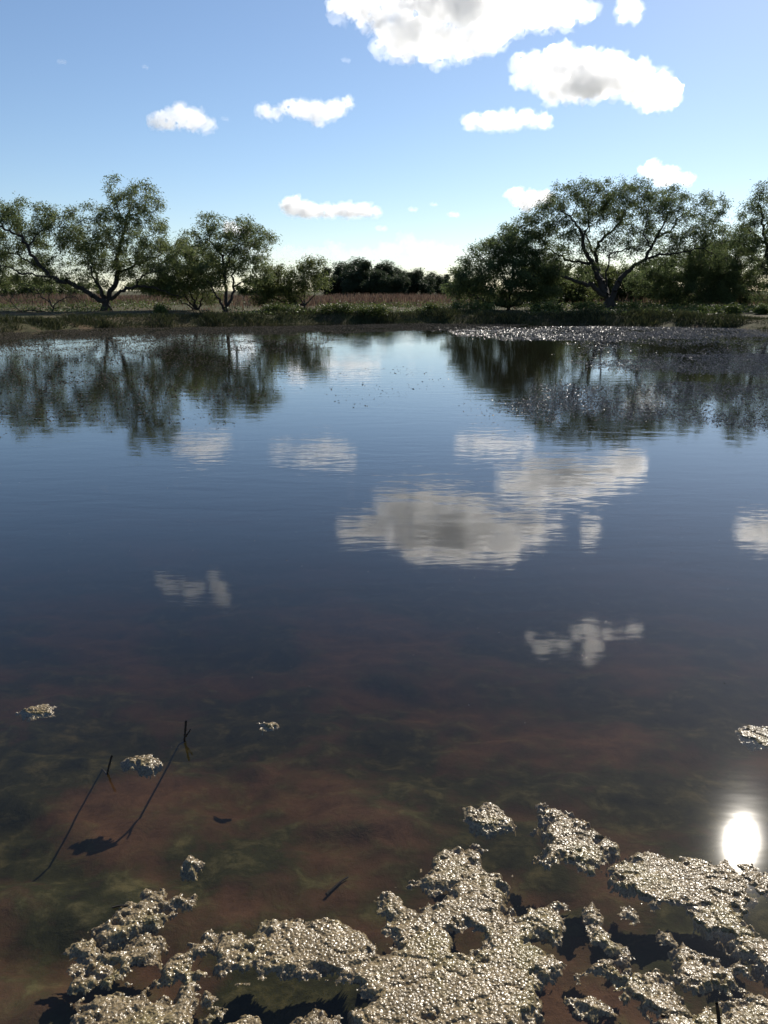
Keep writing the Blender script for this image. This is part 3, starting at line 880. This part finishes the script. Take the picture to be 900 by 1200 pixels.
nt.links.new(am.outputs['Result'], tl.inputs['Color']); nt.links.new(ap.outputs[0], ms.inputs[1]); nt.links.new(tl.outputs[0], ms.inputs[2])
nt.links.new(ms.outputs[0], out.inputs['Surface'])


def algae_mat(label, polys, holes=(), res=0.0036, rag=0.036, thick=0.006, seed=0, fine=0.024):
    W = [np.array([on_plane(a, b)[:2] for a, b in p]) for p in polys]
    Hh = [np.array([on_plane(a, b)[:2] for a, b in p]) for p in holes]
    allp = np.concatenate(W)
    lo, hi = allp.min(0) - 0.09, allp.max(0) + 0.09
    gx = np.arange(lo[0], hi[0], res); gy = np.arange(lo[1], hi[1], res)
    X, Y = np.meshgrid(gx, gy)
    X = X + (hash2(np.round(X / res), np.round(Y / res), 5) - 0.5) * res * 0.6
    Y = Y + (hash2(np.round(X / res), np.round(Y / res), 6) - 0.5) * res * 0.6
    s = np.full(X.shape, -9.0)
    for p in W: s = np.maximum(s, poly_sd(X, Y, p))
    for p in Hh: s = np.minimum(s, -poly_sd(X, Y, p))
    s = s - 0.002 + rag * fbm(X * 11, Y * 11, 200 + seed, 3) + fine * 1.6 * fbm(X * 38, Y * 38, 230 + seed, 4, 0.6)
    s = np.minimum(s, 0.010 + 0.13 * (fbm(X * 16, Y * 20, 320 + seed, 4, 0.6) + 0.50))
    wob = 1.0 + 0.10 * fbm(X * 6, Y * 6, 61, 2)
    fineg = smooth01(0.5 + 1.4 * fbm(X * 5, Y * 6, 62 + seed, 3))
    bub = np.clip(0.75 - worley(X * 78 * wob, Y * 78 * wob, 7), 0, 1) * (1 - fineg) + 0.75 * np.clip(0.8 - worley(X * 135, Y * 135, 8), 0, 1) * fineg
    bub2 = np.clip(0.8 - worley(X * 24, Y * 30, 9), 0, 1)
    lump = fbm(X * 7, Y * 9, 260 + seed, 4)
    body = smooth01((s + 0.012) / 0.030)
    fold = np.abs(fbm(X * 9 + Y * 4, Y * 13 - X * 3, 280 + seed, 3))
    Z = -0.010 + body * (0.0115 + thick * (0.35 + 0.65 * lump) + 0.0035 * bub2 - 0.006 * np.clip(0.10 - fold, 0, 1) * 10) + 0.0052 * bub * body
    fringe = np.clip(-s, 0, 1)
    Z = np.where(s < -0.012, -0.012 - 1.3 * (fringe - 0.012) + 0.006 * lump, Z)
    keep = s > -0.012 - 0.035 * np.clip(fbm(X * 14, Y * 14, 340 + seed, 3) + 0.05, 0, 1)
    q = keep[:-1, :-1] & keep[:-1, 1:] & keep[1:, 1:] & keep[1:, :-1]
    id_ = np.arange(X.size).reshape(X.shape)
    Fq = np.stack([id_[:-1, :-1], id_[:-1, 1:], id_[1:, 1:], id_[1:, :-1]], -1)[q]
    used = np.unique(Fq)
    rem = np.zeros(X.size, int); rem[used] = np.arange(len(used))
    cen = np.array([allp[:, 0].mean(), allp[:, 1].mean(), 0])
    V = np.stack([X.ravel(), Y.ravel(), Z.ravel()], -1)[used] - cen
    me = mesh_arrays('algae_mat', V, rem[Fq], M_ALGAE, True)
    o = link('algae_mat', me, None, cen)
    return tag(o, label, 'algae', 'algae mats floating on the near water')


algae_mat('largest crusted algae mat with a round dark hole in it', [
    [(258, 1112), (262, 1097), (300, 1086), (335, 1080), (358, 1079), (385, 1075), (402, 1083), (430, 1106), (438, 1120), (456, 1118), (462, 1106), (452, 1085), (446, 1062),
     (458, 1050), (476, 1052), (492, 1064), (520, 1056), (536, 1046), (528, 1038), (505, 1044), (474, 1036), (490, 1028), (510, 1014), (512, 1003), (530, 999), (545, 997), (556, 990), (563, 993),
     (560, 1012), (572, 1023), (586, 1027), (583, 1042), (582, 1056), (590, 1071), (620, 1063), (648, 1060), (660, 1085), (648, 1096), (630, 1091), (627, 1102), (642, 1120),
     (662, 1128), (655, 1136), (640, 1136), (641, 1152), (626, 1180), (602, 1196), (592, 1225), (500, 1240), (425, 1240), (412, 1188), (432, 1172), (424, 1158), (400, 1150), (370, 1140),
     (320, 1134), (285, 1140), (262, 1130)]],
    [[(535, 1092), (545, 1083), (562, 1082), (574, 1092), (572, 1108), (556, 1114), (540, 1110)]], seed=1)
algae_mat('thick rounded algae mat beside the red mud corner', [[(84, 1240), (88, 1176), (110, 1160), (150, 1158), (185, 1164), (205, 1170), (222, 1152), (228, 1160), (222, 1178), (228, 1240)]], seed=2)
algae_mat('slim tilted algae strip floating apart near a drowned twig', [[(117, 1096), (125, 1076), (150, 1062), (172, 1046), (190, 1043), (203, 1056), (196, 1070), (175, 1081), (150, 1091), (130, 1098)],
           [(204, 1052), (212, 1046), (219, 1052), (214, 1060)]], seed=3)
algae_mat('torn streaky algae strip with drowned ragged ends', [[(82, 1112), (95, 1100), (108, 1106), (125, 1116), (155, 1105), (178, 1094), (184, 1104), (176, 1118), (150, 1140), (130, 1152), (122, 1148), (140, 1126), (112, 1127), (90, 1122)]], seed=4, rag=0.04)
algae_mat('thin pale finger of algae above the red mud', [[(82, 1158), (90, 1148), (110, 1138), (124, 1131), (131, 1137), (118, 1147), (100, 1158)]], seed=5, rag=0.015)
algae_mat('knobbly algae tongue joining the largest mat', [[(180, 1142), (190, 1125), (215, 1110), (243, 1095), (256, 1098), (247, 1110), (226, 1126), (236, 1140), (216, 1150), (195, 1149)]], seed=6)
algae_mat('little round algae tuft in the dark gap', [[(238, 1172), (246, 1163), (256, 1168), (260, 1184), (244, 1186)]], seed=7, rag=0.015)
algae_mat('half sunk algae crumbs at the edge of dark gap', [[(262, 1205), (280, 1190), (298, 1196), (300, 1230), (262, 1230)], [(350, 1196), (370, 1188), (385, 1196), (380, 1230), (350, 1230)]], seed=8)
algae_mat('small isolated algae islet with curled tail', [[(544, 959), (549, 946), (560, 950), (570, 940), (585, 942), (589, 953), (601, 957), (598, 968), (586, 964), (570, 970), (552, 963)]], seed=9, rag=0.014, fine=0.016)
algae_mat('wedge-shaped algae mat with crumbling tip', [[(640, 946), (655, 946), (680, 962), (706, 980), (722, 989), (714, 1002), (706, 1022), (690, 1012), (660, 1008), (641, 1013), (635, 1000), (641, 985), (633, 974)]], seed=10, fine=0.032)
algae_mat('long glittering algae band below the sun glint', [[(717, 1015), (740, 1010), (752, 1000), (790, 1003), (830, 1015), (870, 1010), (925, 1020), (925, 1048), (885, 1050), (870, 1070), (886, 1090), (925, 1098), (925, 1125),
           (890, 1128), (868, 1110), (840, 1091), (815, 1081), (808, 1070), (830, 1065), (800, 1054), (770, 1060), (748, 1055), (722, 1036)]], seed=11, fine=0.032)
algae_mat('tapering algae strip between two larger bright bands', [[(790, 1126), (800, 1115), (840, 1123), (892, 1131), (880, 1145), (850, 1155), (820, 1160), (793, 1150)]], seed=12, fine=0.032)
algae_mat('ragged corner mat with a drowned stem through it', [[(722, 1136), (760, 1137), (780, 1150), (792, 1177), (812, 1196), (830, 1188), (850, 1170), (880, 1165), (925, 1175), (925, 1250), (800, 1250), (770, 1192), (740, 1171), (726, 1152)]], seed=13, fine=0.032)
for k, (p, lab) in enumerate([
        ([(682, 1062), (694, 1058), (706, 1072), (702, 1085), (712, 1098), (726, 1108), (718, 1116), (700, 1104), (688, 1088)], 'broken string of algae linking two mats'),
        ([(735, 1066), (745, 1064), (748, 1078), (736, 1079)], 'tiny bright algae crumb below the wedge mat'),
        ([(672, 1172), (690, 1166), (706, 1174), (712, 1186), (690, 1188)], 'small algae clump over brown mud by largest mat'),
        ([(688, 1138), (702, 1124), (722, 1118), (736, 1112), (738, 1120), (716, 1132), (700, 1142)], 'curved scrap of algae near the linking string'),
        ([(774, 1096), (780, 1092), (786, 1104), (776, 1106)], 'tiny pale algae dot beside the long band'),
        ([(862, 856), (878, 851), (915, 852), (915, 878), (892, 872), (872, 866)], 'lone sparkling algae islet out beyond the sun glint'),
        ([(24, 832), (44, 826), (63, 827), (60, 836), (40, 839)], 'thin lone algae scrap farther out than the sticks'),
        ([(146, 890), (160, 884), (178, 883), (184, 890), (176, 896), (152, 893)], 'pale algae scrap between the two upright sticks'),
        ([(306, 847), (316, 845), (322, 850), (312, 853)], 'tiny white algae fleck alone past the forked stick'),
        ([(215, 1010), (226, 1002), (233, 1008), (224, 1016)], 'little crumb of algae above drowned growth')]):
    algae_mat(lab, [p], seed=30 + k, rag=0.010, fine=0.020, thick=0.004)


# ------------------------------------------------------------------ sticks standing in the shallows
def stick(label, pts, r0, r1, twigs=(), name='stick'):
    b = np.array(pts[0], float)
    root_pts = [np.array(p, float) - b for p in pts]

    def tube_mesh(nm, P, ra, rb):
        P = np.array(P)
        m = len(P) - 1
        R = np.linspace(ra, rb, m + 1)
        V, Fq = tubes(P[:-1], P[1:], R[:-1], R[1:], 7)
        return mesh_arrays(nm, V, Fq, M_STICK, True)
    o = link(name, tube_mesh(name, root_pts, r0, r1), None, b)
    tag(o, label, 'stick', 'sticks in the shallows')
    for tw in twigs:
        link('twig', tube_mesh('twig', [np.array(p, float) - b for p in tw], r1 * 0.9, r1 * 0.5), o)
    return o


def over(px, py, wpt):
    """point at the depth of wpt on pixel ray"""
    return at_depth(px, py, wpt[1])


def down_to_bed(w, dx=0.1, dz=-0.62):
    """follow a slanting stem from the water surface to the pond bed"""
    for t in np.arange(0.02, 1.5, 0.02):
        p = w + np.array([dx * t, t, dz * t])
        if p[2] < gz(p[0], p[1])[0][0] - 0.01: break
    return p


w1 = on_plane(124, 907)
stick('single dark twig poking up from the water', [down_to_bed(w1, w1[0] / w1[1] - 0.03), w1 + np.array([0, 0.01, -0.008]), over(128, 897, w1), over(131, 886, w1)], 0.003, 0.0042)
w2 = on_plane(215, 868)
stick('forked dark stick poking up with a stubby side twig', [down_to_bed(w2, w2[0] / w2[1] - 0.04, -0.66), w2 + np.array([0, 0.01, -0.01]), over(217, 858, w2), over(218, 845, w2)], 0.0035, 0.0048,
      [[over(216, 864, w2), over(221, 858, w2) + np.array([0, -0.01, 0]), over(224, 853, w2) + np.array([0, -0.01, 0])]])
w3 = on_plane(397, 985)
pts3 = [w3 + np.array([-0.04 + 0.016 * q, -0.035 + 0.024 * q, 0]) for q in range(5)]
for p_ in pts3: p_[2] = float(gz(p_[0], p_[1])[0][0]) + 0.008
stick('drowned dark stick lying on the brown pond bed', pts3, 0.005, 0.003)
w4 = on_plane(843, 1206)
stick('dark stem rising through the ragged corner mat', [w4 + np.array([0.0, 0.02, -0.12]), w4, over(842, 1190, w4), over(840, 1176, w4)], 0.006, 0.004)
w5 = on_plane(132, 1064)
stick('short twig lying flat beside slim algae strip', [w5 + np.array([0.0, 0, 0.002]), w5 + np.array([0.02, 0.003, 0.005]), w5 + np.array([0.05, 0.004, 0.004])], 0.003, 0.002)

# ------------------------------------------------------------------ clouds
def cloud_mat(name, density):
    m, nt, out = new_mat(name)
    vp = nt.nodes.new('ShaderNodeVolumeScatter')
    vp.inputs['Color'].default_value = (1, 1, 1, 1)
    vp.inputs['Density'].default_value = density
    vp.inputs['Anisotropy'].default_value = 0.68
    nt.links.new(vp.outputs[0], out.inputs['Volume'])
    return m


M_CLOUD = cloud_mat('cumulus', 0.016)
M_THICK = cloud_mat('thick_cumulus', 0.026)
M_VEIL = cloud_mat('cloud_edge_veil', 0.005)
M_WISP = cloud_mat('thin_cloud', 0.006)
M_FAINT = cloud_mat('faint_cloud', 0.0014)


def cloud(label, lobes, alt=900.0, seed=0, flat=0.85, group=None, mat=None):
    r = np.random.default_rng(500 + seed)
    cx = np.mean([l[0] for l in lobes]); cyy = np.mean([l[1] for l in lobes])
    d = ray(cx, cyy)
    el = max(d[2] / math.hypot(d[0], d[1]), 0.085)
    dist = alt / el
    depth = dist * d[1] / math.hypot(d[0], d[1])
    mpp = depth / (F_PX * CP + (H_PX / 2 - cyy) * SP)
    cen = at_depth(cx, cyy, depth)
    bm = bmesh.new()
    full = []
    for a, b in zip(lobes[:-1], lobes[1:]):
        full.append(a)
        gap = math.hypot(a[0] - b[0], a[1] - b[1])
        if gap < 1.9 * (a[2] + b[2]) / 2 * 1.3:
            full.append(((a[0] + b[0]) / 2, (a[1] + b[1]) / 2 + 0.12 * min(a[2], b[2]), min(a[2], b[2]) * 0.85))
    lobes = full + [lobes[-1]]
    rmean = np.mean([l[2] for l in lobes]) * mpp
    for (lx, ly, lr) in lobes:
        c = at_depth(lx, ly, depth) - cen
        R = lr * mpp
        c[1] += r.uniform(-0.5, 0.5) * R
        for q in range(15):
            if q == 0: o_, rr = np.zeros(3), R * 0.86
            else:
                v = r.normal(size=3); v /= np.linalg.norm(v)
                v = v * np.array([1.25, 1.0, 0.85])
                o_, rr = v * R * r.uniform(0.55, 0.85), R * r.uniform(0.18, 0.45)
            g = bmesh.ops.create_icosphere(bm, subdivisions=2, radius=rr)
            for vv in g['verts']:
                vv.co = Vector((vv.co.x + c[0] + o_[0], vv.co.y + c[1] + o_[1], vv.co.z * flat + c[2] + o_[2] * flat))
    me = bpy.data.meshes.new('cloud')
    bm.to_mesh(me); bm.free()
    me.materials.append(mat or M_CLOUD)
    o = link('cloud', me, None, cen)
    rm = o.modifiers.new('remesh', 'REMESH'); rm.mode = 'VOXEL'; rm.voxel_size = max(rmean / 12, 1.0)
    for nm, sz, st in (('cloud_big', 0.8, 1.0), ('cloud_mid', 0.32, 0.65), ('cloud_small', 0.13, 0.22)):
        t_ = bpy.data.textures.new('cl', 'CLOUDS'); t_.noise_scale = sz * rmean; t_.noise_depth = 2
        dm = o.modifiers.new(nm, 'DISPLACE'); dm.texture = t_; dm.strength = st * rmean; dm.mid_level = 0.5
        dm.texture_coords = 'LOCAL'
    bpy.context.view_layer.update()
    ev = o.evaluated_get(bpy.context.evaluated_depsgraph_get())
    me2 = bpy.data.meshes.new_from_object(ev)
    o.modifiers.clear()
    o.data = me2
    if mat is None or mat == M_THICK:
        v = link('veil', me.copy(), o)
        v.data.materials.clear(); v.data.materials.append(M_VEIL)
        rm = v.modifiers.new('remesh', 'REMESH'); rm.mode = 'VOXEL'; rm.voxel_size = max(rmean / 10, 1.0)
        for sz, st, ml in ((0.6, 1.5, 0.36), (0.22, 0.9, 0.45)):
            t_ = bpy.data.textures.new('cl', 'CLOUDS'); t_.noise_scale = sz * rmean; t_.noise_depth = 3
            dm = v.modifiers.new('wisps', 'DISPLACE'); dm.texture = t_; dm.strength = st * rmean; dm.mid_level = ml; dm.texture_coords = 'LOCAL'
        bpy.context.view_layer.update()
        me3 = bpy.data.meshes.new_from_object(v.evaluated_get(bpy.context.evaluated_depsgraph_get()))
        v.modifiers.clear(); v.data = me3
    bpy.data.meshes.remove(me)
    return tag(o, label, 'cloud', group)


cloud('small domed white cloud above the left trees', [(194, 139, 13), (212, 135, 15), (230, 140, 13), (243, 145, 8), (184, 144, 8)], seed=1)
cloud('white cloud with a lobe trailing to one side', [(312, 131, 9), (322, 133, 7), (338, 124, 9), (352, 128, 13), (372, 132, 15), (392, 128, 12), (405, 122, 8)], seed=2)
cloud('long flat-based cloud low above the far woods', [(343, 242, 13), (362, 246, 11), (385, 247, 9), (405, 246, 10), (426, 246, 9), (440, 248, 6)], seed=3)
cloud('small ragged white cloud below the grey-bellied cloud', [(553, 143, 10), (573, 142, 12), (595, 144, 13), (615, 139, 10), (637, 141, 9)], seed=4)
cloud('grey-bellied cloud with bright rim and trailing white lobe', [(626, 82, 19), (650, 76, 22), (682, 82, 27), (712, 88, 27), (655, 95, 22), (690, 102, 22), (745, 98, 22), (775, 110, 20), (765, 120, 12)], seed=5, mat=M_THICK)
cloud('largest bright cloud with dark grey shaded end', [(402, 6, 14), (435, 8, 20), (468, 40, 28), (500, 45, 26), (535, 48, 23), (570, 44, 19), (490, 2, 34), (540, 5, 40), (588, 18, 24), (618, 14, 20), (655, 8, 24), (684, 12, 10),
       (500, -22, 26), (560, -18, 30), (620, -12, 24)], seed=6, mat=M_THICK)
cloud('small white puff beside the largest cloud', [(738, 14, 13), (737, 2, 13)], seed=7)
cloud('white puff just left above crown of domed tree', [(604, 228, 9), (620, 235, 13), (640, 232, 9)], seed=8)
cloud('bright white puff rising behind domed tree', [(763, 200, 11), (784, 207, 13), (805, 210, 7)], seed=9)
cloud('pale little cloud behind twin-stemmed tree', [(270, 268, 9), (284, 272, 9)], seed=10)
for k, (x, y, s) in enumerate([(73, 72, 5), (170, 78, 4), (264, 139, 4), (532, 251, 6), (484, 245, 5), (508, 239, 4), (406, 70, 5), (447, 267, 6)]):
    cloud('tiny scrap of white cloud alone in the blue', [(x - s * 0.5, y, s * 0.7), (x + s * 0.5, y + 1, s * 0.7)], seed=20 + k, group='cloud scraps', mat=M_WISP)
cloud('faint low cloud bank above the far woods', [(430, 300, 12), (455, 293, 14), (478, 286, 15), (500, 293, 14), (525, 297, 13), (548, 300, 12), (575, 302, 11)], seed=31, mat=M_FAINT)
cloud('faint pale cloud streak near the horizon', [(290, 296, 12), (315, 298, 12), (340, 296, 13), (365, 298, 13), (390, 294, 14), (415, 300, 11)], seed=32, mat=M_FAINT)


def mirror_px(px, py):
    d = ray(px, py)
    u = -d[2]
    F = d[1] * CP - u * SP
    Y = d[1] * SP + u * CP
    return W_PX / 2 + d[0] * F_PX / F, H_PX / 2 - Y * F_PX / F


for lab, pts, sd_ in (
        ('torn white cloud overhead seen mirrored near the sticks', [(188, 680, 8), (200, 688, 10), (212, 684, 6), (222, 693, 11), (234, 688, 8), (250, 676, 8), (254, 688, 12), (260, 700, 9), (266, 708, 5)], 41),
        ('scattered white cloud overhead seen mirrored in calm mid water', [(622, 748, 7), (634, 758, 11), (648, 752, 8), (662, 756, 9), (678, 742, 9), (690, 735, 12), (694, 752, 14), (690, 768, 10), (712, 742, 9), (728, 738, 6), (744, 738, 11)], 42),
        ('white cloud overhead seen mirrored below the sunny weed rafts', [(880, 622, 16), (905, 625, 20), (930, 615, 18)], 43),
        ('small cloud tuft overhead seen mirrored beside the largest cloud', [(425, 625, 9), (432, 615, 8)], 44)):
    L = []
    for x, y, s in pts:
        mxp, myp = mirror_px(x, y)
        L.append((mxp, myp, s * 1.15))
    cloud(lab, L, seed=sd_)
